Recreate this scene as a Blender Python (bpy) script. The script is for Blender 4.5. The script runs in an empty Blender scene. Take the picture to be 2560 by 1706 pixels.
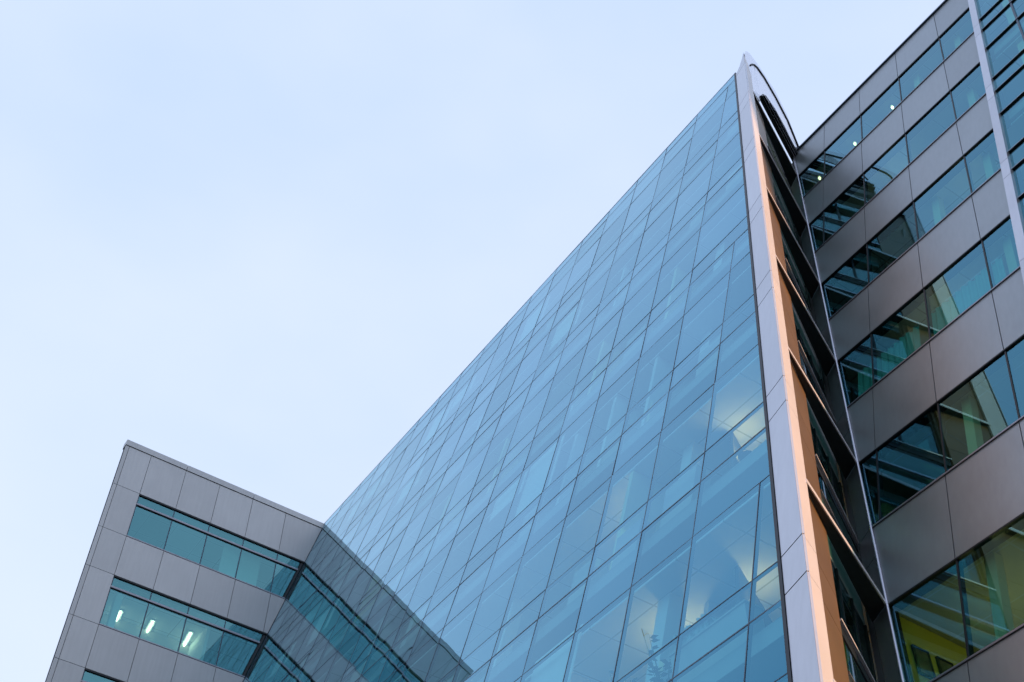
import bpy, math, random
from mathutils import Vector, Matrix
random.seed(7)
C = bpy.context.scene
COL = C.collection
D2R = math.radians

# ------------------------------------------------------------------ camera
PT, RL, FPX, AZ = D2R(48.6024), D2R(.7772), 3079.79, D2R(34.1)
fx, fy = math.sin(AZ), math.cos(AZ)
Fv = Vector((fx*math.cos(PT), fy*math.cos(PT), math.sin(PT)))
U0 = Vector((-fx*math.sin(PT), -fy*math.sin(PT), math.cos(PT)))
R0 = Vector((fy, -fx, 0))
Rv = math.cos(RL)*R0 + math.sin(RL)*U0
Uv = -math.sin(RL)*R0 + math.cos(RL)*U0
CAM = Vector((0, 0, 1.6))
cd = bpy.data.cameras.new('camera'); cam = bpy.data.objects.new('camera', cd); COL.objects.link(cam)
cd.sensor_width = 36; cd.lens = FPX/2560*36; cd.clip_start = .1; cd.clip_end = 3000
cam.matrix_world = Matrix.Translation(CAM) @ Matrix((Rv, Uv, -Fv)).transposed().to_4x4()
C.camera = cam

def proj(p):
    d = Vector(p)-CAM; w = d.dot(Fv)
    return 1280+FPX*d.dot(Rv)/w, 853-FPX*d.dot(Uv)/w, w

# ------------------------------------------------------------------ geometry frame
T = .25795                      # lean of the glass and panel faces
XG, XR = 7.293, 10.741          # glass face and panelled face, x at z = 0
YL = 39.39                      # panelled wing face
def YE(z): return 8.89+.138*(z-12.19)          # slanting end of the glass face
def fG(d, y, z): return (XG+T*z+d, y, z)
def fR(d, y, z): return (XR+T*z+d, y, z)
def fE(rx, ry, z): return (XG+T*z+rx, YE(z)+ry, z)   # frame that follows the slanting end
def fW(x, y, z): return (x, y, z)
def vfn(v): return v if callable(v) else (lambda z: v)

class MB:
    def __init__(s): s.v = []; s.f = []; s.isl = []
    def hexa(s, b, t):                      # two rings of equal length
        s.isl.append((len(s.v), len(s.f))); n = len(b); o = len(s.v); s.v += [tuple(p) for p in b]+[tuple(p) for p in t]
        s.f.append(tuple(o+i for i in reversed(range(n)))); s.f.append(tuple(o+n+i for i in range(n)))
        for i in range(n):
            j = (i+1) % n; s.f.append((o+i, o+j, o+n+j, o+n+i))
    def prism(s, f, poly, z0, z1): s.hexa([f(x, y, z0) for x, y in poly], [f(x, y, z1) for x, y in poly])
    def box(s, f, d0, d1, y0, y1, z0, z1):
        a, b = vfn(y0), vfn(y1)
        r = lambda z: [f(d0, a(z), z), f(d1, a(z), z), f(d1, b(z), z), f(d0, b(z), z)]
        s.hexa(r(z0), r(z1))
    def quad(s, *p): o = len(s.v); s.v += [tuple(q) for q in p]; s.f.append(tuple(range(o, o+len(p))))
    def tube(s, a, b, r, n=10):
        a, b = Vector(a), Vector(b); d = (b-a).normalized(); u = d.orthogonal().normalized(); w = d.cross(u)
        rg = lambda c, k: [c+k*(math.cos(i*2*math.pi/n)*u+math.sin(i*2*math.pi/n)*w) for i in range(n)]
        rr = r if isinstance(r, tuple) else (r, r)
        s.hexa(rg(a, rr[0]), rg(b, rr[1]))

MATS = {}
def build(name, mb, mat, parent=None, smooth=False, recalc=True):
    me = bpy.data.meshes.new(name)
    off = Vector(parent_world(parent)) if parent else Vector((0, 0, 0))
    me.from_pydata([tuple(Vector(p)-off) for p in mb.v], [], mb.f); me.update()
    if recalc:
        import bmesh
        b = bmesh.new(); b.from_mesh(me); bmesh.ops.recalc_face_normals(b, faces=b.faces); b.to_mesh(me); b.free()
    if smooth: me.polygons.foreach_set('use_smooth', [True]*len(me.polygons))
    me.materials.append(mat)
    o = bpy.data.objects.new(name, me); COL.objects.link(o)
    if parent: o.parent = parent
    return o
def build_each(name, mb, mat, parent):       # one part per separate piece
    ends = mb.isl[1:]+[(len(mb.v), len(mb.f))]
    for (v0, f0), (v1, f1) in zip(mb.isl, ends):
        p = MB(); p.v = mb.v[v0:v1]; p.f = [tuple(i-v0 for i in f) for f in mb.f[f0:f1]]; build(name, p, mat, parent)
def parent_world(p):
    v = Vector((0, 0, 0))
    while p: v += p.location; p = p.parent
    return v
def thing(name, label, cat, loc, group=None):
    o = bpy.data.objects.new(name, None); COL.objects.link(o); o.location = loc; o.empty_display_size = .3
    return tag(o, label, cat, group)
def tag(o, label, cat, group=None):
    o['label'] = label; o['category'] = cat
    if group: o['group'] = group
    return o

# ------------------------------------------------------------------ materials
def mat(name, col, rough=.5, metal=0., noise=0., nscale=3., bump=0., bscale=40., spec=.5, panel=False):
    m = bpy.data.materials.new(name); m.use_nodes = True; nt = m.node_tree; N = nt.nodes; L = nt.links
    b = N['Principled BSDF']; b.inputs['Roughness'].default_value = rough; b.inputs['Metallic'].default_value = metal
    b.inputs['Specular IOR Level'].default_value = spec
    b.inputs['Base Color'].default_value = (*col, 1)
    tc = N.new('ShaderNodeTexCoord')
    if noise:
        n = N.new('ShaderNodeTexNoise'); n.inputs['Scale'].default_value = nscale; n.inputs['Detail'].default_value = 5
        L.new(tc.outputs['Object'], n.inputs['Vector'])
        r = N.new('ShaderNodeMapRange'); r.inputs['From Min'].default_value = .3; r.inputs['From Max'].default_value = .7
        r.inputs['To Min'].default_value = 1-noise; r.inputs['To Max'].default_value = 1+noise
        L.new(n.outputs['Fac'], r.inputs['Value'])
        val = r.outputs['Result']
        if panel:            # panels differ a little from each other
            geo = N.new('ShaderNodeNewGeometry')
            r2 = N.new('ShaderNodeMapRange'); r2.inputs['To Min'].default_value = .94; r2.inputs['To Max'].default_value = 1.06
            L.new(geo.outputs['Random Per Island'], r2.inputs['Value'])
            mm = N.new('ShaderNodeMath'); mm.operation = 'MULTIPLY'; L.new(val, mm.inputs[0]); L.new(r2.outputs['Result'], mm.inputs[1]); val = mm.outputs[0]
            mp = N.new('ShaderNodeMapping'); mp.inputs['Scale'].default_value = (7, 7, .5); L.new(tc.outputs['Object'], mp.inputs['Vector'])
            n4 = N.new('ShaderNodeTexNoise'); n4.inputs['Scale'].default_value = 1.5; n4.inputs['Detail'].default_value = 4; L.new(mp.outputs[0], n4.inputs['Vector'])
            r4 = N.new('ShaderNodeMapRange'); r4.inputs['From Min'].default_value = .35; r4.inputs['From Max'].default_value = .7; r4.inputs['To Min'].default_value = 1.02; r4.inputs['To Max'].default_value = .955
            L.new(n4.outputs['Fac'], r4.inputs['Value'])
            m5 = N.new('ShaderNodeMath'); m5.operation = 'MULTIPLY'; L.new(val, m5.inputs[0]); L.new(r4.outputs['Result'], m5.inputs[1]); val = m5.outputs[0]
        mx = N.new('ShaderNodeVectorMath'); mx.operation = 'SCALE'; mx.inputs[0].default_value = col
        L.new(val, mx.inputs['Scale']); L.new(mx.outputs[0], b.inputs['Base Color'])
        r3 = N.new('ShaderNodeMapRange'); r3.inputs['To Min'].default_value = rough*.85; r3.inputs['To Max'].default_value = min(1, rough*1.15)
        L.new(n.outputs['Fac'], r3.inputs['Value']); L.new(r3.outputs['Result'], b.inputs['Roughness'])
    if bump:
        n2 = N.new('ShaderNodeTexNoise'); n2.inputs['Scale'].default_value = bscale; L.new(tc.outputs['Object'], n2.inputs['Vector'])
        bp = N.new('ShaderNodeBump'); bp.inputs['Strength'].default_value = bump; bp.inputs['Distance'].default_value = .02
        L.new(n2.outputs['Fac'], bp.inputs['Height']); L.new(bp.outputs['Normal'], b.inputs['Normal'])
    return m
def glass(name, r0, rtint, ttint, wav=.02, wscale=.7, e1=4., e2=4.2):
    m = bpy.data.materials.new(name); m.use_nodes = True; nt = m.node_tree; N = nt.nodes; L = nt.links
    N.remove(N['Principled BSDF']); out = N['Material Output']
    g = N.new('ShaderNodeBsdfGlossy'); g.inputs['Roughness'].default_value = .0; 
    gm = N.new('ShaderNodeMix'); gm.data_type = 'RGBA'; gm.inputs['A'].default_value = (*rtint, 1); gm.inputs['B'].default_value = (.84, .97, .985, 1)
    t = N.new('ShaderNodeBsdfTransparent'); t.inputs['Color'].default_value = (*ttint, 1)
    lw = N.new('ShaderNodeLayerWeight'); lw.inputs['Blend'].default_value = .5
    pw = N.new('ShaderNodeMath'); pw.operation = 'POWER'; pw.inputs[1].default_value = e1; L.new(lw.outputs['Facing'], pw.inputs[0])
    mr = N.new('ShaderNodeMapRange'); mr.inputs['To Min'].default_value = r0; mr.inputs['To Max'].default_value = .97
    L.new(pw.outputs[0], mr.inputs['Value'])
    p2 = N.new('ShaderNodeMath'); p2.operation = 'POWER'; p2.inputs[1].default_value = e2; L.new(lw.outputs['Facing'], p2.inputs[0]); L.new(p2.outputs[0], gm.inputs['Factor']); L.new(gm.outputs['Result'], g.inputs['Color'])
    oi = N.new('ShaderNodeObjectInfo'); ge = N.new('ShaderNodeNewGeometry'); ad = N.new('ShaderNodeMath'); ad.operation = 'ADD'
    L.new(oi.outputs['Random'], ad.inputs[0]); L.new(ge.outputs['Random Per Island'], ad.inputs[1])
    fr = N.new('ShaderNodeMath'); fr.operation = 'FRACT'; L.new(ad.outputs[0], fr.inputs[0])
    pv = N.new('ShaderNodeMapRange'); pv.inputs['To Min'].default_value = .93; pv.inputs['To Max'].default_value = 1.06; L.new(fr.outputs[0], pv.inputs['Value'])
    mu = N.new('ShaderNodeMath'); mu.operation = 'MULTIPLY'; mu.use_clamp = True; L.new(mr.outputs['Result'], mu.inputs[0]); L.new(pv.outputs['Result'], mu.inputs[1])
    mx = N.new('ShaderNodeMixShader'); L.new(mu.outputs[0], mx.inputs['Fac']); L.new(t.outputs[0], mx.inputs[1]); L.new(g.outputs[0], mx.inputs[2])
    L.new(mx.outputs[0], out.inputs['Surface'])
    tc = N.new('ShaderNodeTexCoord'); n = N.new('ShaderNodeTexNoise'); n.inputs['Scale'].default_value = wscale; n.inputs['Detail'].default_value = 1.
    n.inputs['Roughness'].default_value = .4
    L.new(tc.outputs['Object'], n.inputs['Vector'])
    bp = N.new('ShaderNodeBump'); bp.inputs['Strength'].default_value = 1.; bp.inputs['Distance'].default_value = wav
    L.new(n.outputs['Fac'], bp.inputs['Height']); L.new(bp.outputs['Normal'], g.inputs['Normal'])
    return m
def emis(name, col, s):
    m = bpy.data.materials.new(name); m.use_nodes = True; N = m.node_tree.nodes
    b = N['Principled BSDF']; b.inputs['Base Color'].default_value = (*col, 1); b.inputs['Emission Color'].default_value = (*col, 1); b.inputs['Emission Strength'].default_value = s
    return m
M = dict(
    panel=mat('grey_metal_panel', (.305, .335, .355), .38, .55, .05, .8, .03, 60, panel=True),
    panel_dk=mat('dark_metal_panel', (.20, .19, .21), .40, .60, .05, .8, .03, 60, panel=True),
    joint=mat('joint_black', (.02, .02, .022), .8),
    silver=mat('silver_aluminium', (.50, .50, .56), .28, .85, .04, 2),
    fin=mat('pearl_metal_panel', (.56, .57, .62), .30, .55, .04, .6, .02, 30, panel=True),
    finw=mat('pearl_white_metal', (.74, .73, .76), .36, .15, .03, .8),
    polish=mat('polished_aluminium', (.80, .81, .87), .24, .85, .03, .8),
    bronze=mat('bronze_metal_panel', (.23, .145, .075), .38, .35, .08, 1.2, .02, 30, panel=True),
    frameg=mat('grey_aluminium', (.27, .28, .33), .35, .6, .04, 2),
    soffit=mat('charcoal_metal', (.045, .05, .055), .5, .3, .1, 1.5),
    blackm=mat('black_metal', (.018, .022, .028), .45, .4),
    mull=mat('navy_mullion', (.045, .07, .105), .4, .5),
    white=mat('white_plaster', (.74, .76, .76), .8, 0, .03, 1),
    ceil=mat('white_ceiling', (.70, .73, .74), .85, 0, .03, 1),
    ceilg=mat('glow_tinted_ceiling', (.34, .33, .25), .85, 0, .03, 1),  # grey ceiling with the room's yellow ambient light put into its colour
    grey=mat('grey_interior', (.34, .36, .37), .8, 0, .08, .8),
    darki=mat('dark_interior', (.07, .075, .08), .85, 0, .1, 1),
    concrete=mat('concrete', (.33, .31, .28), .85, 0, .12, .6, .3, 12),
    asphalt=mat('asphalt', (.06, .06, .06), .9, 0, .2, 1.5, .3, 60),
    paving=mat('paving', (.28, .27, .25), .85, 0, .12, .5, .2, 10),
    curtain=mat('teal_curtain', (.20, .55, .50), .9, 0, .08, 2),
    yellow=mat('yellow_wall', (.78, .66, .10), .8, 0, .03, 1),
    cream=mat('cream_paint', (.75, .74, .45), .7, 0, .03, 1),
    leaf=mat('leaf_green', (.045, .10, .035), .6, 0, .3, 9),
    book=mat('book_covers', (.35, .45, .45), .7, 0, .5, 12),
    frame=mat('picture_frame_black', (.02, .018, .015), .4),
    pict=mat('picture_print', (.16, .14, .09), .6, 0, .8, 4),
    desk=mat('desk_laminate', (.45, .44, .42), .6, 0, .05, 3),
    tube=emis('fluorescent_tube', (1, .88, .62), 7),
    bulb=emis('warm_bulb', (1, .82, .42), 5),
    glow=emis('lamp_glow', (1, .55, .17), 62),
    glow3=emis('added_glow_faint', (1, .78, .40), 9),  # emission of the unseen uplighters added in the clad block
    glow2=emis('lamp_glow_soft', (1, .74, .26), 50),
)
def tiles(m, sz=.6):
    nt = m.node_tree; N = nt.nodes; L = nt.links; b = N['Principled BSDF']; src = b.inputs['Base Color'].links[0].from_socket
    tc = N.new('ShaderNodeTexCoord'); br = N.new('ShaderNodeTexBrick'); br.offset = 0; br.inputs['Scale'].default_value = 1
    br.inputs['Brick Width'].default_value = sz; br.inputs['Row Height'].default_value = sz; br.inputs['Mortar Size'].default_value = .018; br.inputs['Mortar Smooth'].default_value = .1
    L.new(tc.outputs['Object'], br.inputs['Vector']); L.new(src, br.inputs['Color1']); L.new(src, br.inputs['Color2']); br.inputs['Mortar'].default_value = (.38, .40, .40, 1)
    L.new(br.outputs['Color'], b.inputs['Base Color'])
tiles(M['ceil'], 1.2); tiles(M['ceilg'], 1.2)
GG = glass('curtain_wall_glass', .22, (.07, .50, .78), (.56, .90, .88), .0045, .6, 2.2, 2.8)
GR = glass('window_glass_blue', .33, (.16, .50, .66), (.46, .86, .80), .0015, .4)
GL = glass('window_glass_teal', .33, (.28, .68, .74), (.44, .82, .78), .0015, .4)
GK = glass('end_wall_glass', .20, (.45, .70, .72), (.35, .60, .56), .004, .5)

# ------------------------------------------------------------------ ground
g = MB(); g.quad((-600, -600, 0), (600, -600, 0), (600, 600, 0), (-600, 600, 0)); o = build('ground', g, M['asphalt']); o['kind'] = 'structure'
g = MB(); g.hexa([(-1.5, -60, .004), (XG-.3, -60, .004), (XG-.3, 38.9, .004), (-1.5, 38.9, .004)], [(-1.5, -60, .13), (XG-.3, -60, .13), (XG-.3, 38.9, .13), (-1.5, 38.9, .13)])
o = build('pavement', g, M['paving']); o['kind'] = 'structure'

# ------------------------------------------------------------------ glass block
GB = thing('glass_building', 'tall glass-walled office block with leaning blue facade and bright metal fin', 'building', (12, 24, 0))
THICK = [36.42, 32.34, 28.22, 24.02, 19.83, 15.62, 11.38, 7.18, 2.98]
ROWS = [37.02]
for k, z in enumerate(THICK):
    ROWS.append(z)
    mid = {36.42: 35.14, 32.34: 31.02, 28.22: 26.89, 24.02: 22.72, 19.83: 18.49, 15.62: 14.26, 11.38: 10.06}.get(z, z-1.34)
    vis = {36.42: 33.04, 32.34: 28.91, 28.22: 24.78, 24.02: 20.60, 19.83: 16.42, 15.62: 12.18}.get(z, z-3.42)
    if mid > .1: ROWS.append(mid)
    if vis > .1: ROWS.append(vis)
ROWS.append(0.0)
MY = [9.435+1.573*i for i in range(0, 20)]
MTOP = {0: 14.26, 1: 24.02, 2: 36.42}
YEND = 41.2
panes = []
for i in range(len(ROWS)-1):
    zt, zb = ROWS[i], ROWS[i+1]
    ys = [m for k, m in enumerate(MY) if MTOP.get(k, 99)+.01 >= zt] + [YEND]
    prev = 'E'
    for y in ys:
        a = (lambda z: YE(z)+.02) if prev == 'E' else prev
        if y > vfn(a)(zt)+.05: panes.append((a, y, zb, zt)); 
        prev = y
def parea(p):
    a, y, zb, zt = p
    if y > YEND-.1: return 0
    c = [proj(fG(0, vfn(a)(zb), zb)), proj(fG(0, y, zb)), proj(fG(0, y, zt)), proj(fG(0, vfn(a)(zt), zt))]
    if any(q[2] < 0 for q in c): return 0
    c = [(min(2560, max(0, q[0])), min(1706, max(0, q[1]))) for q in c]
    return abs(sum(c[i][0]*c[(i+1) % 4][1]-c[(i+1) % 4][0]*c[i][1] for i in range(4)))/2
panes.sort(key=parea, reverse=True)
rest = MB()
for n, (a, y, zb, zt) in enumerate(panes):
    a = vfn(a); g = .006
    t1, t2 = random.uniform(-1, 1)*.0025, random.uniform(-1, 1)*.0025
    q = [fG(.002-t1-t2, a(zb)+g, zb+g), fG(.002+t1-t2, y-g, zb+g), fG(.002+t1+t2, y-g, zt-g), fG(.002-t1+t2, a(zt)+g, zt-g)]
    if n < 100:
        mb = MB(); mb.quad(*q); build('glass_pane', mb, GG, GB, recalc=False)
    else: rest.quad(*q)
o = build('glass_panes', rest, GG, GB, recalc=False); o['kind'] = 'stuff'
# mullion grid
mb = MB()
for z in ROWS[1:-1]:
    w = .012 if min(abs(z-t) for t in THICK) < .01 else .0065
    mb.box(fG, -.002, .07, lambda z: YE(z)+.02, YEND, z-w, z+w)
for k, y in enumerate(MY):
    mb.box(fG, -.003, .075, y-.009, y+.009, 0, MTOP.get(k, 36.42 if k < 3 else 37.0))
build('mullion', mb, M['mull'], GB)
mb = MB(); mb.box(fG, -.008, .25, lambda z: YE(z)-.02, YEND, 37.02, 37.10); build('roof_coping', mb, M['polish'], GB)
mb = MB(); mb.box(fG, -.02, .12, lambda z: YE(z)-.04, lambda z: YE(z)+.02, 0, 37.0); build('edge_trim', mb, M['blackm'], GB)
# interiors
BACK = 4.6
def endpoly(z, d0=.1):      # plan outline of the interior at height z (world)
    e = lambda rx, ry: fE(rx, ry, z)[:2]
    return [e(d0, .06), e(.45, -.1), e(3.55, 1.62), (XG+T*z+BACK, YE(z)+1.75), (XG+T*z+BACK, YEND-.1), (XG+T*z+d0, YEND-.1)]
for z in THICK:
    mb = MB(); mb.hexa([(x, y, z-.48) for x, y in endpoly(z-.48, .14)], [(x, y, z-.12) for x, y in endpoly(z-.12, .14)])
    build('floor_slab', mb, M['grey'], GB)
    mb = MB(); mb.hexa([(x, y, z-.92) for x, y in endpoly(z-.92, .42)], [(x, y, z-.86) for x, y in endpoly(z-.86, .42)])
    build('ceiling', mb, M['ceil'], GB)
mb = MB(); mb.hexa([(x, y, 36.5) for x, y in endpoly(36.5, .14)], [(x, y, 36.8) for x, y in endpoly(36.8, .14)]); build('roof', mb, M['grey'], GB)
mb = MB(); mb.box(fG, BACK, BACK+.2, lambda z: YE(z)+1.7, YEND, 0, 36.8); build('core_wall', mb, M['white'], GB)
mb = MB(); mb.box(fG, 0, BACK+.2, YEND-.05, YEND+.15, 0, 37.0); build('rear_wall', mb, M['panel'], GB)
for fi, z in enumerate(THICK):
    zt = z-.93; zb = z-4.2-.12+.02
    if zb < 0: zb = .01
    r = random.Random(fi*11+3)
    mb = MB()
    for k in range(2, 19, 4):
        y = MY[k]+.15
        if y > YE(zt)+.8: mb.box(fG, .9, 1.2, y, y+.32, zb, zt)
    build_each('column', mb, M['white'], GB)
    mb = MB(); k = r.choice((2, 3))
    while k < 19:
        if MY[k] < YE(zt)+1.95: k += 1; continue
        y = MY[k]-.06; d = r.choice((.45, 1.6, .45, 2.4))
        mb.box(fG, d, BACK, y, y+.12, zb, zt); k += r.choice((1, 2, 2, 3, 4))
    build_each('partition', mb, M['white'] if fi % 2 else M['cream'], GB)
    mb = MB()
    for k in range(1, 19):
        if r.random() < .45:
            y = MY[k]+r.uniform(.1, .5); h = r.uniform(.75, 1.2)
            mb.box(fG, .2, .55, y, y+r.uniform(.5, 1.), zb, zb+h)
    if mb.v: build_each('cabinet', mb, M['desk'], GB)

for fi, z in enumerate(THICK[:-1]):
    r = random.Random(fi*7+5)
    for k in range(1, 18):
        if MY[k] > YE(z)+.2 and r.random() < .13:
            mb = MB(); zt = z-1.02; mb.box(fG, .16, .175, MY[k]+.06, MY[k+1]-.06, zt-r.choice((.5, .9, 1.4, 2.0)), zt); build('added_tone_sheet', mb, M['white'], GB)  # white sheets added to vary brightness from pane to pane
# ---- fin
FJ = [37.2, 36.45, 33.22, 32.39, 29.01, 28.24, 24.85, 24.08, 20.65, 19.87, 16.45, 15.66, 12.19, 11.41, 8.0, 7.2, 3.8, 3.0, 0]
mb = MB()
for i in range(len(FJ)-1):
    a, b = FJ[i+1]+.012, FJ[i]-.012
    if i == 0:      # curved tip
        mb.hexa([fE(-.01, -.05, a), fE(-.13, -.58, a), fE(-.09, -.56, a), fE(.03, -.05, a)],
                [fE(-.01, -.05, 36.72), fE(-.07, -.30, 36.95), fE(-.03, -.29, 36.95), fE(.03, -.05, 36.72)])
        mb.hexa([fE(-.13, -.58, a), fE(-.07, -.30, 36.95), fE(-.03, -.29, 36.95), fE(-.09, -.56, a)],
                [fE(-.13, -.58, 37.75), fE(-.11, -.48, 37.35), fE(-.08, -.47, 37.35), fE(-.09, -.56, 37.72)])
    else: mb.prism(fE, [(-.01, -.05), (-.13, -.58), (-.09, -.59), (.03, -.05)], a, b)
build('fin_face', mb, M['fin'], GB)
mb = MB(); mb.prism(fE, [(.03, -.06), (-.085, -.565), (.30, -.37), (.35, -.1)], 0, 36.9); build('fin_core', mb, M['joint'], GB)
mb = MB()
for i in range(1, len(FJ)-1):
    mb.prism(fE, [(-.13, -.585), (.33, -.375), (.33, -.33), (-.09, -.545)], FJ[i+1]+.004, FJ[i]-.004)
mb.hexa([fE(-.13, -.585, 36.45), fE(.33, -.375, 36.45), fE(.33, -.33, 36.45), fE(-.09, -.545, 36.45)],
        [fE(-.13, -.585, 37.5), fE(.10, -.48, 37.45), fE(.10, -.44, 37.45), fE(-.1, -.545, 37.5)])
build('fin_edge', mb, M['finw'], GB)
# ---- end wall behind the fin
LZ = [34.33, 30.25, 26.19, 22.09, 17.99, 13.84, 9.72, 5.6, 1.5]
SZ = [32.34, 28.21, 24.17, 20.09, 15.96, 11.84, 7.7, 3.6]
def By(rx): return -.31+.552*(rx-.33)
def strip(mb, r0, r1, off0, off1, z0, z1):
    mb.prism(fE, [(r0, By(r0)+off0), (r1, By(r1)+off0), (r1, By(r1)+off1), (r0, By(r0)+off1)], z0, z1)
mb = MB(); mb2 = MB()
zz = [34.33]+[q for z in LZ for q in (z-1.55, z-2.35)]
zz = [z for z in zz if z > 0]+[0]
for i in range(len(zz)-1): strip(mb, .30, 1.31, 0, .06, zz[i+1]+.006, zz[i]-.006)
build('pier_panel', mb, M['bronze'], GB)
mb = MB(); strip(mb, .32, 1.36, .07, .35, 0, 34.33); build('pier_core', mb, M['joint'], GB)
for i, z in enumerate(LZ):
    poly = [(.30, -.385), (3.42, 1.045), (3.60, 1.50), (1.33, By(1.33)+.02), (1.31, By(1.31)-.005), (.33, -.33)]
    mb = MB(); mb.prism(fE, poly, z+.012, z+.085); l = build('ledge', mb, M['soffit'], GB)
    mb = MB(); mb.prism(fE, [(.30, -.405), (3.40, 1.005), (3.42, 1.04), (.30, -.385)], z, z+.10); build('fascia', mb, M['finw'], l)
for i, (z, s) in enumerate(zip(LZ, SZ)):
    # window band between the sill s and the ledge z above it, spandrel band below down to the next ledge
    zn = LZ[i+1]+.10
    w = MB(); strip(w, 1.33, 3.6, -.03, .02, s-.02, s+.02); wo = build('end_window', w, M['finw'], GB)
    p = MB(); strip(p, 1.34, 3.58, .16, .18, s+.05, z); build('pane', p, GK, wo)
    p = MB()
    for rx in (1.36, 2.1, 2.85, 3.56): strip(p, rx-.025, rx+.025, .13, .2, s+.03, z)
    build_each('window_bar', p, M['blackm'], wo)
    b = MB(); strip(b, 1.33, 3.6, .02, .05, s-.22, s-.03); build('spandrel', b, M['blackm'], GB)
    b = MB(); strip(b, 1.33, 3.6, .01, .03, s-1.0, s-.38); strip(b, 1.33, 3.6, .01, .03, zn+.02, s-1.30); build('spandrel_glass', b, GK, GB)
    b = MB(); strip(b, 1.33, 3.6, -.02, .04, s-1.05, s-1.0); build('rail', b, M['silver'], GB)
    b = MB(); strip(b, 1.33, 3.6, .16, .30, zn-.1, s-.02); build('spandrel_back', b, M['grey'], GB)
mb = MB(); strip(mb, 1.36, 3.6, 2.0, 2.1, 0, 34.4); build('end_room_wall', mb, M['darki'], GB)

# ---- roof screen over the end wall (an arched metal sheet with a louvred slot)
def pz(x, y, z):         # sight line through a picture point, met at height z
    x, y = 1820+x/5.405, 110+y/5.405
    d = Fv*FPX+Rv*(x-1280)-Uv*(y-853); return tuple(CAM+d*((z-1.6)/d.z))
OUT = [(228, 122, 37.55), (238, 103, 37.75), (262, 104, 37.85), (296, 132, 37.93), (340, 192, 37.97), (400, 272, 37.95), (480, 390, 37.85), (640, 640, 37.55), (800, 960, 37.15), (965, 1400, 36.5)]
DRK = [(235, 300, 36.9), (250, 298, 37.0), (270, 298, 37.1), (298, 295, 37.25), (322, 280, 37.42), (352, 286, 37.5), (395, 325, 37.55), (490, 462, 37.45), (650, 740, 37.15), (810, 1050, 36.8), (955, 1405, 36.4)]
INN = [(262, 600, 35.2), (275, 610, 35.4), (290, 615, 35.6), (312, 610, 35.8), (328, 620, 35.95), (440, 695, 36.4), (470, 674, 36.6), (515, 700, 36.7), (640, 880, 36.65), (780, 1140, 36.5), (925, 1450, 36.15)]
def sheet(A, B, name, m, th=.06):
    mb = MB(); a = [Vector(pz(*p)) for p in A]; b = [Vector(pz(*p)) for p in B]; back = Vector((.35, .9, .2)).normalized()*th
    for i in range(len(a)-1):
        mb.hexa([a[i], a[i+1], b[i+1], b[i]], [a[i]+back, a[i+1]+back, b[i+1]+back, b[i]+back])
    return build(name, mb, m, GB)
sheet(OUT, DRK, 'roof_screen_rim', M['polish'])
sheet(DRK, INN, 'roof_screen', M['polish'])
mb = MB()
for i in range(3, len(DRK)-1):
    mb.tube(pz(*DRK[i]), pz(*DRK[i+1]), .035, 6)
build('screen_edge_trim', mb, M['blackm'], GB)
mb = MB()
a, b, c = Vector(pz(330, 620, 35.9)), Vector(pz(430, 775, 35.3)), Vector(pz(440, 695, 36.4)); bk = Vector((.02, .05, .01))
mb.hexa([a, b, c], [a+bk, b+bk, c+bk]); build('screen_gusset', mb, M['polish'], GB)
D1 = Vector((3.58, 1.63, 0)).normalized(); PN = Vector((-.415, .91, 0))
for x, y, z, w, ln in ((462, 700, 36.0, .13, 3.3), (492, 700, 36.05, .13, 3.3), (522, 745, 36.05, .13, 3.2), (575, 800, 36.1, .13, 3.0), (640, 900, 36.1, .14, 2.8), (690, 1000, 36.1, .14, 2.6)):
    a = Vector(pz(x, y, z)); b = a+D1*ln; h = Vector((0, 0, .05))
    mb = MB(); mb.hexa([a, b, b+PN*w, a+PN*w], [a+h, b+h, b+PN*w+h, a+PN*w+h]); l = build('screen_louvre', mb, M['blackm'], GB)
    e = MB(); q = -PN*.015; v = Vector((0, 0, -.01)); e.hexa([a+v, b+v, b+q+v, a+q+v], [a+h, b+h, b+q+h, a+q+h]); build('louvre_lip', e, M['silver'], l)

# ------------------------------------------------------------------ panelled block on the right
RB = thing('metal_clad_building', 'grey metal-clad office block with ribbon windows beside the bright fin', 'building', (16, 8, 0))
YT = lambda z: YE(z)+1.04
def YP(z): return 5.889+(34.774-z)*.0318       # left edge of the pilaster
def YQ(z): return YP(z)-.20-(34.4-z)*.0005
RJ = [11.80+1.566*2, 11.80+1.566, 11.80, 10.25, 8.70, 7.12]
RT = [34.27, 30.20, 26.19, 22.09, 17.99, 13.84, 9.72, 5.6, 1.6]
RBm = [32.34, 28.21, 24.17, 20.09, 15.96, 11.84, 7.7, 3.6]
def clampy(lo, hi, z0, z1):
    pass
def panels_R(z0, z1, name, m):
    mb = MB(); g = .009
    edges = [('T', YT)] + [y for y in RJ] + [('P', YP)]
    ys = [YT]+RJ+[YP]
    # keep only joints that lie to the camera side of the slanting trim
    zm = (z0+z1)/2; cur = YT
    for y in RJ:
        if y < YT(z0)-.12 and y < YT(z1)+0.9:
            hi = (lambda z, c=cur: vfn(c)(z)-g)
            # joint may run into the trim within the panel
            yy = y
            mb.box(fR, 0, .05, lambda z, yy=yy, hi=hi: min(yy+g, hi(z)-.01), hi, z0+.004, z1-.004); cur = y
    mb.box(fR, 0, .05, YP, (lambda z, c=cur: vfn(c)(z)-g), z0+.004, z1-.004)
    o = build(name, mb, m, RB)
    return o
panels_R(34.33, 36.33, 'parapet_panel', M['panel'])
for i, s in enumerate(RBm): panels_R(RT[i+1]+.037, s-.06, 'spandrel', M['panel'])
mb = MB(); mb.box(fR, -.06, .3, 3.9, YT, 36.33, 36.40); build('roof_coping', mb, M['mull'], RB)
bk = MB()
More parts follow.
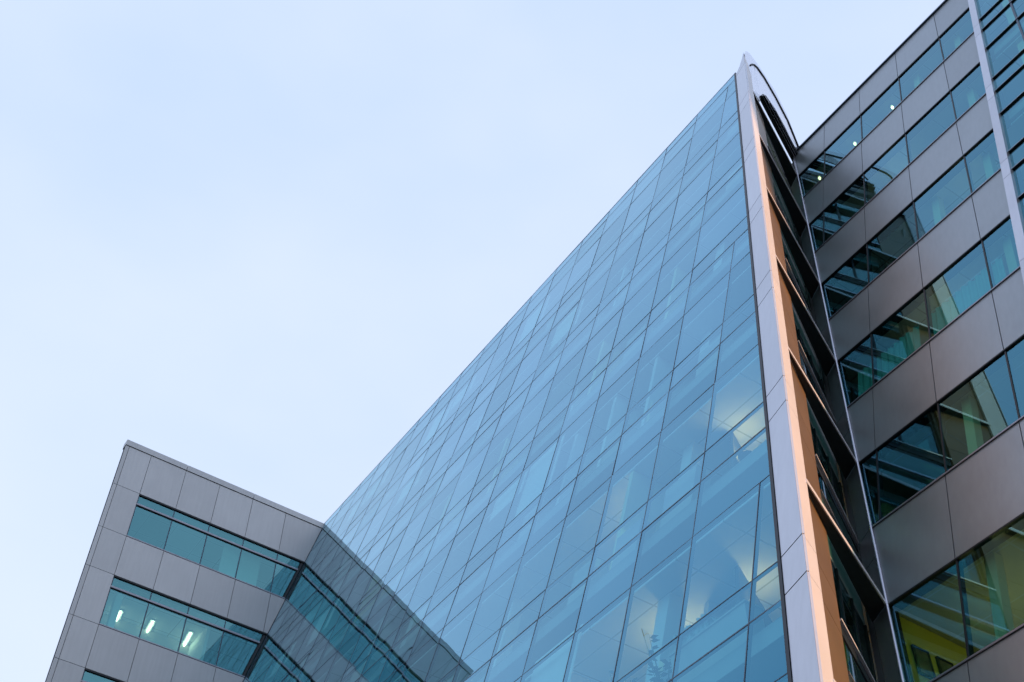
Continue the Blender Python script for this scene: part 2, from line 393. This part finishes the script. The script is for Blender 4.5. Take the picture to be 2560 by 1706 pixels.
bk.box(fR, .055, .30, YQ, YT, 34.33, 36.33)
for i, s in enumerate(RBm): bk.box(fR, .055, .30, YQ, YT, RT[i+1]+.03, s-.05)
build('wall_core', bk, M['joint'], RB)
for i, (t, s) in enumerate(zip(RT, RBm)):
    fr = MB(); fr.box(fR, -.03, .16, YP, YT, s-.055, s-.02)
    w = build('window', fr, M['frameg'], RB)
    hd = MB(); hd.box(fR, .004, .16, YP, YT, t+.012, t+.04); hd.box(fR, .02, .16, YP, YT, s-.012, s+.02); build_each('window_head', hd, M['blackm'], w)
    cur = YT
    bars = MB()
    for y in RJ+[YP]:
        yv = vfn(y)
        if yv(s) < YT(s)-.15:
            a = lambda z, yv=yv: yv(z)+.02
            b = lambda z, c=cur, yv=yv: max(vfn(c)(z)-.02, yv(z)+.03)
            p = MB(); tl = random.uniform(-1, 1)*.002
            p.quad(fR(.04+tl, a(s), s+.02), fR(.04-tl, b(s), s+.02), fR(.04-tl, b(t), t+.01), fR(.04+tl, a(t), t+.01)); build('pane', p, GR, w, recalc=False)
            if not callable(y): bars.box(fR, .025, .15, y-.016, y+.016, s, t); cur = y
    build_each('window_bar', bars, M['blackm'], w)
# trim, return wall, pilaster
mb = MB(); cuts = sorted(sum([[t, s, s-.78] for t, s in zip(RT, RBm)], [])+[36.3], reverse=True)
for i in range(len(cuts)-1):
    a, b = cuts[i+1]+.01, cuts[i]-.01
    mb.tube(fE(3.425, 1.01, a-.008), fE(3.425, 1.01, b+.008), .030, 16)
build_each('corner_trim', mb, M['silver'], RB)
mb = MB()
rc = sorted(sum([[s, s-.78] for s in RBm], [])+[35.2, 34.6, 0], reverse=True)
for i in range(len(rc)-1):
    a, b = rc[i+1]+.008, rc[i]-.008
    mb.prism(fE, [(3.46, 1.06), (3.64, 1.51), (3.70, 1.49), (3.52, 1.04)], a, b)
build('return_wall', mb, M['panel'], RB)
mb = MB(); mb.prism(fE, [(3.54, 1.07), (3.72, 1.52), (3.9, 1.5), (3.8, 1.1)], 0, 36.3); build('return_core', mb, M['joint'], RB)
mb = MB(); cs = sorted(sum([[s, s-.72] for s in RBm], [])+[38, 0], reverse=True)
for i in range(len(cs)-1): mb.box(fR, -.10, .12, YQ, YP, cs[i+1]+.006, cs[i]-.006)
build('pilaster', mb, M['fin'], RB)
# curtain wall right of the pilaster
CR = [38, 36.85, 36.0, 34.7, 32.71, 31.92, 30.6, 28.61, 27.84, 26.54, 24.54, 23.71, 22.41, 20.4, 19.6, 18.3, 16.3, 15.5, 14.2, 12.2, 11.4, 10.1, 8, 6, 4, 2, 0]
mb = MB()
for z in CR[1:-1]:
    mb.box(fR, -.035, .08, 3.95, YQ, z-.022, z+.022)
build_each('transom', mb, M['blackm'], RB)
mb = MB()
for z in CR[1:-1]: mb.box(fR, -.05, -.035, 3.95, lambda z: YQ(z)+.02, z-.026, z-.012)
build_each('transom_cap', mb, M['silver'], RB)
mb = MB()
for z in range(len(CR)-1): mb.box(fR, -.03, .08, 4.80, 4.85, CR[z+1]+.035, CR[z]-.035)
build('curtain_mullion', mb, M['mull'], RB)
for i in range(len(CR)-1):
    for a, b in ((3.95, 4.81), (4.84, YQ)):
        p = MB(); z0, z1 = CR[i+1]+.03, CR[i]-.03; bb = vfn(b)
        p.quad(fR(.0, a, z0), fR(.0, bb(z0), z0), fR(.0, bb(z1), z1), fR(.0, a, z1)); build('curtain_pane', p, GR, RB, recalc=False)
# interior of the panelled block
DR = 6.0
for z in RT[:-1]:
    mb = MB(); mb.box(fR, .31, DR, 3.95, lambda z: YT(z)+.4, z+.40, z+.75); build('floor_slab', mb, M['grey'], RB)
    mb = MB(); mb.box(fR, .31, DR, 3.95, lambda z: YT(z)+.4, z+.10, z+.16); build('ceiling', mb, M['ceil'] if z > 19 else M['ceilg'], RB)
mb = MB(); mb.box(fR, DR, DR+.2, 3.9, 20, 0, 36.3); build('core_wall', mb, M['grey'], RB)
mb = MB(); mb.box(fR, .31, DR+.2, 3.97, lambda z: YT(z)+.4, 36.1, 36.3); build('roof', mb, M['panel'], RB)
for k in range(20):
    mb = MB(); mb.box(fR, .1, DR+.2, 3.9, 3.94, k*1.9+.01, k*1.9+1.89); build('end_panel', mb, M['panel'], RB)
mb = MB(); mb.box(fR, .12, DR+.2, 3.94, 3.96, 0, 38); build('end_core', mb, M['joint'], RB)
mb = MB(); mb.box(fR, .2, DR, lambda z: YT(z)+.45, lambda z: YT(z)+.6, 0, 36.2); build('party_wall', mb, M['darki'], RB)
for i, (t, s) in enumerate(zip(RT, RBm)):
    mb = MB()
    for y, rows in ((6.72, (0, 1, 2, 3, 4, 5, 6)), (8.28, (0, 2, 4, 5, 6)), (5.05, (0, 1, 2, 3, 4))):
        if i in rows: mb.box(fR, .42, .62, y, y+.20, s-.85, t+.1)
    build_each('column', mb, M['cream'], RB)
mb = MB(); mb.box(fR, .27, 5.9, 10.30, 10.42, 10.5, 13.93); build('painted_wall', mb, M['yellow'], RB)

# ------------------------------------------------------------------ panelled wing on the left
PL = mat('light_grey_panel', (.42, .435, .45), .42, .45, .05, .8, .03, 60, panel=True)
LB = thing('panelled_wing', 'light grey panelled wing with two ribbon windows at lower left', 'building', (12, 43, 0))
LX = 7.58
COLS = [7.73, 8.70, 10.27, 11.82, 13.38, 14.965, 16.53, 18.1]
LT = [34.455, 30.40, 26.32, 22.25, 18.2, 14.1, 10.0, 5.9, 1.8]
LBt = [32.43, 28.32, 24.25, 20.2, 16.1, 12.0, 7.9, 3.8]
def gx(z, e=.0): return XG+T*z-e       # where the wing meets the glass face
def fL(y, x, z): return (x, YL+y, z)
def panels_L(x0, xs, z0, z1, mb, endglass=True):
    g = .009; cur = x0
    for x in xs:
        if x > cur and x < gx(z0)-.03:
            mb.box(fL, 0, .05, cur+g, (lambda z, x=x: min(x-g, gx(z, .01))), z0+g, z1-g); cur = x
    if endglass: mb.box(fL, 0, .05, cur+g, (lambda z: max(cur+g+.01, gx(z, .01))), z0+g, z1-g)
mb = MB(); panels_L(8.70, COLS[2:], LT[0]+.09, 36.63, mb)
for i in range(len(LBt)): panels_L(8.70, COLS[2:], LT[i+1]+.09, LBt[i]-.07, mb)
# side column of panels
zc = [36.63]
for i in range(len(LBt)): zc += [LT[i]+.09, LBt[i]-.07]
zc.append(0)
for i in range(len(zc)-1):
    mb.box(fL, 0, .05, 7.73+.009, 8.70-.009, zc[i+1]+.009, zc[i]-.009)
    mb.box(fL, 0, .05, LX, 7.73-.009, zc[i+1]+.009, zc[i]-.009)
build('wall_panel', mb, PL, LB)
bk = MB(); bk.box(fL, .055, .3, LX+.03, lambda z: gx(z, .02), LT[0]+.06, 36.75)
for i in range(len(LBt)): bk.box(fL, .055, .3, LX+.03, lambda z: gx(z, .02), LT[i+1]+.06, LBt[i]-.05)
bk.box(fL, .055, .3, LX+.03, 8.68, 0, 36.7)
build('wall_core', bk, M['joint'], LB)
mb = MB()
for a, b in ((LX-.02, 10.27), (10.28, 13.38), (13.39, 16.85)):
    mb.box(fL, -.03, .35, a, b-.01, 36.645, 36.92)
build('roof_coping', mb, PL, LB)
for i, (t, s) in enumerate(zip(LT, LBt)):
    fr = MB(); fr.box(fL, -.012, .14, 8.70, lambda z: gx(z, .02), s-.06, s-.015); fr.box(fL, -.005, .12, 8.70, lambda z: gx(z, .12), t-.465, t-.39)
    w = build('window', fr, M['frameg'], LB)
    hd = MB(); hd.box(fL, .0, .14, 8.70, lambda z: gx(z, .02), t+.03, t+.08); hd.box(fL, .02, .14, 8.70, lambda z: gx(z, .12), t-.492, t-.465)
    hd.box(fL, .04, .14, lambda z: gx(z, .13), lambda z: gx(z, .02), s, t)
    build_each('window_head', hd, M['blackm'], w)
    bars = MB()
    xs = [8.70]+[x for x in COLS[2:] if x < gx(s)-.45]+['G']
    for j in range(len(xs)-1):
        a = xs[j]; b = (lambda z: gx(z, .14)) if xs[j+1] == 'G' else xs[j+1]; b = vfn(b)
        for z0, z1 in ((s, t-.49), (t-.385, t+.03)):
            p = MB(); tl = random.uniform(-1, 1)*.0015
            p.quad((a+.02, YL+.055+tl, z0), (b(z0)-.02, YL+.055-tl, z0), (b(z1)-.02, YL+.055-tl, z1), (a+.02, YL+.055+tl, z1)); build('pane', p, GL, w, recalc=False)
        if j: bars.box(fL, .05, .13, a-.022, a+.022, s, t)
    bars.box(fL, .03, .13, 8.70, 8.735, s, t)
    build_each('window_bar', bars, M['mull'], w)
for t in LT[:-1]:
    mb = MB(); mb.box(fL, .31, 7, LX+2.8, lambda z: gx(z, -.1), t+.5, t+.85); build('floor_slab', mb, M['grey'], LB)
    mb = MB(); mb.prism(fW, [(LX+.2, YL+.31), (LX+2.7, YL+7), (18, YL+7), (gx(t, -.1), YL+.31)], t+.17, t+.22); build('ceiling', mb, M['ceil'], LB)
mb = MB(); mb.box(fL, 7, 7.2, LX+2.6, 19, 0, 36.7); build('core_wall', mb, M['white'], LB)
mb = MB(); mb.prism(fW, [(LX+.01, YL+.3), (LX+2.6, YL+7.2), (LX+2.9, YL+7.2), (LX+.3, YL+.3)], 0, 36.64); build('side_wall', mb, M['panel'], LB)
mb = MB(); mb.prism(fW, [(LX+.15, YL+.36), (LX+2.7, YL+7.2), (16.9, YL+7.2), (16.9, YL+.36)], 36.5, 36.8); build('roof', mb, M['grey'], LB)
mb = MB(); mb.box(fL, .3, 7.2, lambda z: gx(z, -.12), lambda z: gx(z, -.3), 0, 36.4); build('party_wall', mb, M['white'], LB)
mb = MB(); mb.box(fL, .9, 3.0, 13.0, 13.12, 27, 30.57); mb.box(fL, .9, 1.0, 12.9, 14.6, 31.3, 34.6); mb.box(fL, .6, .9, 9.15, 9.4, 27, 30.57); build_each('partition', mb, M['white'], LB)
# fluorescent tubes under the ceiling of the lower ribbon window
for k, ((x0, y0), (x1, y1), lab) in enumerate((((9.80, 41.35), (9.95, 42.5), 'lit fluorescent tube nearest the left end of the lower ribbon window'),
        ((11.09, 41.22), (11.23, 42.43), 'lit fluorescent tube in the middle behind the lower ribbon window'),
        ((12.63, 41.06), (12.80, 42.24), 'lit fluorescent tube nearest the glass facade behind the lower ribbon window'))):
    t = thing('fluorescent_light', lab, 'ceiling light', (x0, y0, 30.5), 'fluorescent lights behind the lower ribbon window')
    mb = MB(); mb.tube((x0, y0, 30.44), (x1, y1, 30.44), .042, 8); build('tube', mb, M['tube'], t)
    mb = MB(); dx, dy = (x1-x0), (y1-y0)
    mb.hexa([(x0-.11, y0, 30.49), (x0+.11, y0, 30.49), (x1+.11, y1, 30.49), (x1-.11, y1, 30.49)], [(x0-.09, y0, 30.57), (x0+.09, y0, 30.57), (x1+.09, y1, 30.57), (x1-.09, y1, 30.57)])
    build('housing', mb, M['white'], t)
# round ceiling lamps on the top floor of the clad block
for (x, y, lab) in ((20.22, 9.52, 'round lit ceiling lamp farthest from the fin, top ribbon window'), (20.22, 11.09, 'round lit ceiling lamp, middle one of the top ribbon window'), (20.22, 12.64, 'round lit ceiling lamp closest to the fin, top ribbon window')):
    t = thing('ceiling_lamp', lab, 'ceiling light', (x, y, 34.37), 'round lamps behind the top ribbon window')
    mb = MB(); mb.tube((x, y, 34.27), (x, y, 34.33), (.035, .045), 14); build('bulb', mb, M['bulb'], t)
    mb = MB(); mb.tube((x, y, 34.33), (x, y, 34.37), .09, 14); build('housing', mb, M['silver'], t)

# ------------------------------------------------------------------ distant building behind the wing
DB = thing('distant_building', 'beige concrete building edge peeking out behind the panelled wing', 'building', (11, 43, 0))
mb = MB(); mb.prism(fW, [(8.13, 42), (9.6, 46), (14, 46), (14, 42)], 0, 31.4); mb.prism(fW, [(8.07, 42), (8.12, 42), (8.2, 42.2), (8.15, 42.2)], 0, 30.6)
prof = 0
build('wall', mb, M['concrete'], DB)
mb = MB()
for z in range(2, 34, 4): mb.box(fW, 8.06, 8.3, 41.9, 41.99, z-.6, z+.1)
build('balcony_slab', mb, M['concrete'], DB)

# ------------------------------------------------------------------ unseen tower added for its shadow on the wing and fin tip
NB = thing('unseen_shade_tower', 'unseen tall tower added behind the viewer to shade the wing and fin tip', 'building', (75, -90, 0))
SX, SZs = .31, .20
XO = 19.0+SX*80
mb = MB(); mb.prism(fW, [(XO, -80), (XO+8, -100), (XO+60, -100), (XO+60, -80)], 0, 95); build('wall', mb, M['concrete'], NB)
for z in range(4, 92, 4):
    mb = MB()
    for x in range(14): mb.box(fW, XO+2+x*4, XO+4.6+x*4, -80.0, -79.95, z, z+2.2)
    build('window', mb, M['mull'], NB)

# ------------------------------------------------------------------ things in the rooms
def leafy(name, label, base, h, n, seed, spread=.35):
    r = random.Random(seed); t = thing(name, label, 'plant', base)
    b = Vector(base)
    mb = MB(); mb.tube(b, b+Vector((0, 0, .32)), (.13, .17), 12); build('pot', mb, M['white'], t)
    st = MB(); lf = MB()
    for k in range(7):
        a = r.uniform(0, 6.28); tip = b+Vector((math.cos(a)*spread*r.uniform(.3, 1), math.sin(a)*spread*r.uniform(.3, 1), h*r.uniform(.6, 1)))
        st.tube(b+Vector((0, 0, .3)), tip, (.010, .004), 5)
        for q in range(n):
            s = r.uniform(.35, 1.05); p = b+Vector((0, 0, .3))+(tip-b-Vector((0, 0, .3)))*s
            a2 = r.uniform(0, 6.28); d = Vector((math.cos(a2), math.sin(a2), r.uniform(-.5, .4))).normalized(); w = d.cross(Vector((r.uniform(-.3, .3), r.uniform(-.3, .3), 1))).normalized()
            L_ = r.uniform(.10, .17); W = L_*.32
            if min(p.x, (p+d*L_).x) < XG+T*max(p.z, p.z+d.z*L_)+.09: continue
            lf.quad(p, p+d*L_*.4+w*W, p+d*L_, p+d*L_*.4-w*W)
    build('stem', st, M['leaf'], t); build('leaves', lf, M['leaf'], t, recalc=False)
def onG(x, y, off=0):       # point of the glass face under a picture point (for placing what stands behind it)
    d = Fv*FPX+Rv*(x-1280)-Uv*(y-853); s = (XG+off+T*1.6)/(d.x-T*d.z); return CAM+d*s
zf = 11.38-.12
leafy('potted_plant', 'leafy potted plant against warm light low in the glass facade', (10.88, 11.9, zf), 1.72, 10, 4)
leafy('potted_plant', 'smaller potted plant beside a pale column low in the glass facade', (10.85, 12.85, zf), 1.5, 8, 9)
t = thing('bookcase', 'low bookcase with a row of books behind the glass, right of the plants', 'bookcase', (XG+T*11.6+.3, 10.0, zf))
x0 = XG+T*11.6+.22
mb = MB(); mb.box(fW, x0, x0+.32, 9.7, 11.3, zf, zf+.75); mb.box(fW, x0-.02, x0+.34, 9.68, 11.32, zf+.75, zf+.78); build('case', mb, M['desk'], t)
for k in range(16):
    mb = MB(); y = 10.45+k*.047; mb.box(fW, x0+.0, x0+.2, y, y+.04, zf+.785, zf+.78+random.uniform(.2, .28)); build('book', mb, M['book'], t)
def uplight(label, x, y, z, h=1.75, mt='glow'):
    t = thing('floor_lamp', label, 'lamp', (x, y, z))
    mb = MB(); mb.tube((x, y, z), (x, y, z+.03), .14, 14); mb.tube((x, y, z+.03), (x, y, z+h), .014, 6); build('stand', mb, M['blackm'], t)
    mb = MB()
    n = 14
    rg = lambda r, zz: [(x+r*math.cos(i*2*math.pi/n), y+r*math.sin(i*2*math.pi/n), zz) for i in range(n)]
    mb.hexa(rg(.06, z+h), rg(.17, z+h+.13)); build('lamp_shade', mb, M['blackm'], t)
    mb = MB(); mb.hexa(rg(.13, z+h+.135), rg(.12, z+h+.15)); build('bulb', mb, M[mt], t)
uplight('uplighter glowing on the ceiling behind the big lower pane near the fin', 12.9, 11.7, zf, 2.6)
uplight('uplighter glowing beside the taller plant in the glass facade', 12.75, 13.45, zf, 2.5)
uplight('uplighter one floor above the plants, near the fin', 13.6, 11.9, 15.62-.12, 2.5)
uplight('uplighter one floor above the plants, farther from the fin', 13.8, 14.8, 15.62-.12, 2.5)
for x, y, z, l in ((15.6, 9.6, 27.3, 'unseen uplighter added behind the third ribbon window of the clad block'), (18.0, 7.6, 23.1, 'unseen uplighter added behind the third ribbon window nearer the pilaster'), (17.6, 8.6, 18.9, 'unseen uplighter added behind the teal curtains to brighten them'), (17.0, 6.2, 14.6, 'unseen uplighter added behind the fifth ribbon window')):
    uplight(l, XR+T*z+1.6, y, z, 1.9, 'glow3')  # unseen lamps added to brighten these rooms and the curtains
# curtains, clad block, fourth ribbon from the top
def curtain(label, y0, y1):
    t = thing('curtain', label, 'curtain', (XR+T*21+.5, (y0+y1)/2, 19.4), 'pleated curtains in the clad block')
    mb = MB(); n = int((y1-y0)/.035); z0, z1 = 19.6, 21.65
    pr = lambda i, z: fR(.42+.035*math.sin(i*1.25)+.015*math.sin(i*.37), y0+(y1-y0)*i/n, z)
    o = 0
    for i in range(n): mb.quad(pr(i, z0), pr(i+1, z0), pr(i+1, z1), pr(i, z1))
    ob = build('fabric', mb, M['curtain'], t, recalc=False)
    s = ob.modifiers.new('thickness', 'SOLIDIFY'); s.thickness = .006
    mb = MB(); mb.tube(fR(.42, y0-.05, 21.68), fR(.42, y1+.05, 21.68), .015, 6); build('rail', mb, M['silver'], t)
curtain('pleated teal curtain nearest the pilaster in the fourth ribbon window', 5.95, 6.6)
curtain('wide pleated teal curtain in the middle of the fourth ribbon window', 7.0, 9.0)
curtain('pleated teal curtain nearest the fin in the fourth ribbon window', 9.25, 11.0)
# framed pictures on the yellow wall
for (x, lab) in ((15.05, 'black framed print nearest the window glass on the yellow wall'), (15.62, 'black framed print deeper in the room on the yellow wall')):
    z = 13.12; t = thing('framed_picture', lab, 'picture', (x, 10.28, z), 'framed prints on the yellow wall')
    mb = MB(); w, h, b = .19, .27, .028
    for a in ((x-w, x+w, z-h, z-h+b), (x-w, x+w, z+h-b, z+h), (x-w, x-w+b, z-h+b, z+h-b), (x+w-b, x+w, z-h+b, z+h-b)): mb.box(fW, a[0], a[1], 10.25, 10.297, a[2], a[3])
    build('frame', mb, M['frame'], t)
    mb = MB(); mb.box(fW, x-w+b, x+w-b, 10.27, 10.295, z-h+b, z+h-b); build('print', mb, M['pict'], t)
uplight('uplighter lighting the yellow wall room of the clad block', 15.9, 8.9, 10.3, 2.0, 'glow2')
uplight('uplighter deep in the office beside the yellow wall room', 16.6, 6.9, 10.3, 2.0, 'glow2')

# ------------------------------------------------------------------ light
sdir = Vector((SX, -1, SZs)).normalized()
ld = bpy.data.lights.new('sun', 'SUN'); ld.energy = 5.0; ld.angle = D2R(.53); ld.color = (1, .56, .30)
so = bpy.data.objects.new('sun', ld); COL.objects.link(so); so.rotation_euler = sdir.to_track_quat('Z', 'Y').to_euler()
w = bpy.data.worlds.new('World'); C.world = w; w.use_nodes = True; N = w.node_tree.nodes; L = w.node_tree.links
bg = N['Background']; sky = N.new('ShaderNodeTexSky'); sky.sky_type = 'NISHITA'; sky.sun_disc = False
sky.sun_elevation = math.asin(sdir.z); sky.sun_rotation = math.atan2(sdir.x, sdir.y); sky.air_density = 1.0; sky.dust_density = 1.5; sky.ozone_density = 1.
tc = N.new('ShaderNodeTexCoord'); n = N.new('ShaderNodeTexNoise'); n.inputs['Scale'].default_value = 2.2; n.inputs['Detail'].default_value = 4; n.inputs['Roughness'].default_value = .5
mp = N.new('ShaderNodeMapping'); mp.inputs['Scale'].default_value = (1, 1, 2.2); L.new(tc.outputs['Generated'], mp.inputs['Vector']); L.new(mp.outputs[0], n.inputs['Vector'])
ramp = N.new('ShaderNodeMapRange'); ramp.inputs['From Min'].default_value = .35; ramp.inputs['From Max'].default_value = .7; ramp.inputs['To Min'].default_value = .0; ramp.inputs['To Max'].default_value = 1.
L.new(n.outputs['Fac'], ramp.inputs['Value'])
# thin high cloud veil over the clear sky
veil = N.new('ShaderNodeMix'); veil.data_type = 'RGBA'; veil.inputs['A'].default_value = (5.5, 7.0, 10.1, 1); veil.inputs['B'].default_value = (7.1, 8.1, 10.5, 1)
L.new(ramp.outputs['Result'], veil.inputs['Factor'])
sx = N.new('ShaderNodeSeparateXYZ'); L.new(tc.outputs['Generated'], sx.inputs[0])
hz = N.new('ShaderNodeMapRange'); hz.inputs['From Min'].default_value = .95; hz.inputs['From Max'].default_value = .45; hz.inputs['To Min'].default_value = 0.; hz.inputs['To Max'].default_value = .75; L.new(sx.outputs['Z'], hz.inputs['Value'])
vh = N.new('ShaderNodeMix'); vh.data_type = 'RGBA'; vh.inputs['B'].default_value = (7.6, 8.5, 10.4, 1); L.new(hz.outputs['Result'], vh.inputs['Factor']); L.new(veil.outputs['Result'], vh.inputs['A'])
mx = N.new('ShaderNodeMix'); mx.data_type = 'RGBA'; mx.inputs['Factor'].default_value = .82
L.new(sky.outputs[0], mx.inputs['A']); L.new(vh.outputs['Result'], mx.inputs['B']); L.new(mx.outputs['Result'], bg.inputs['Color'])
bg.inputs['Strength'].default_value = .125
C.view_settings.view_transform = 'Standard'; C.view_settings.look = 'None'; C.view_settings.exposure = 0; C.view_settings.gamma = 1
C.cycles.use_denoising = True; C.cycles.max_bounces = 10; C.cycles.transparent_max_bounces = 16; C.cycles.glossy_bounces = 6
C.cycles.sample_clamp_indirect = 6; C.cycles.caustics_reflective = False; C.cycles.caustics_refractive = False
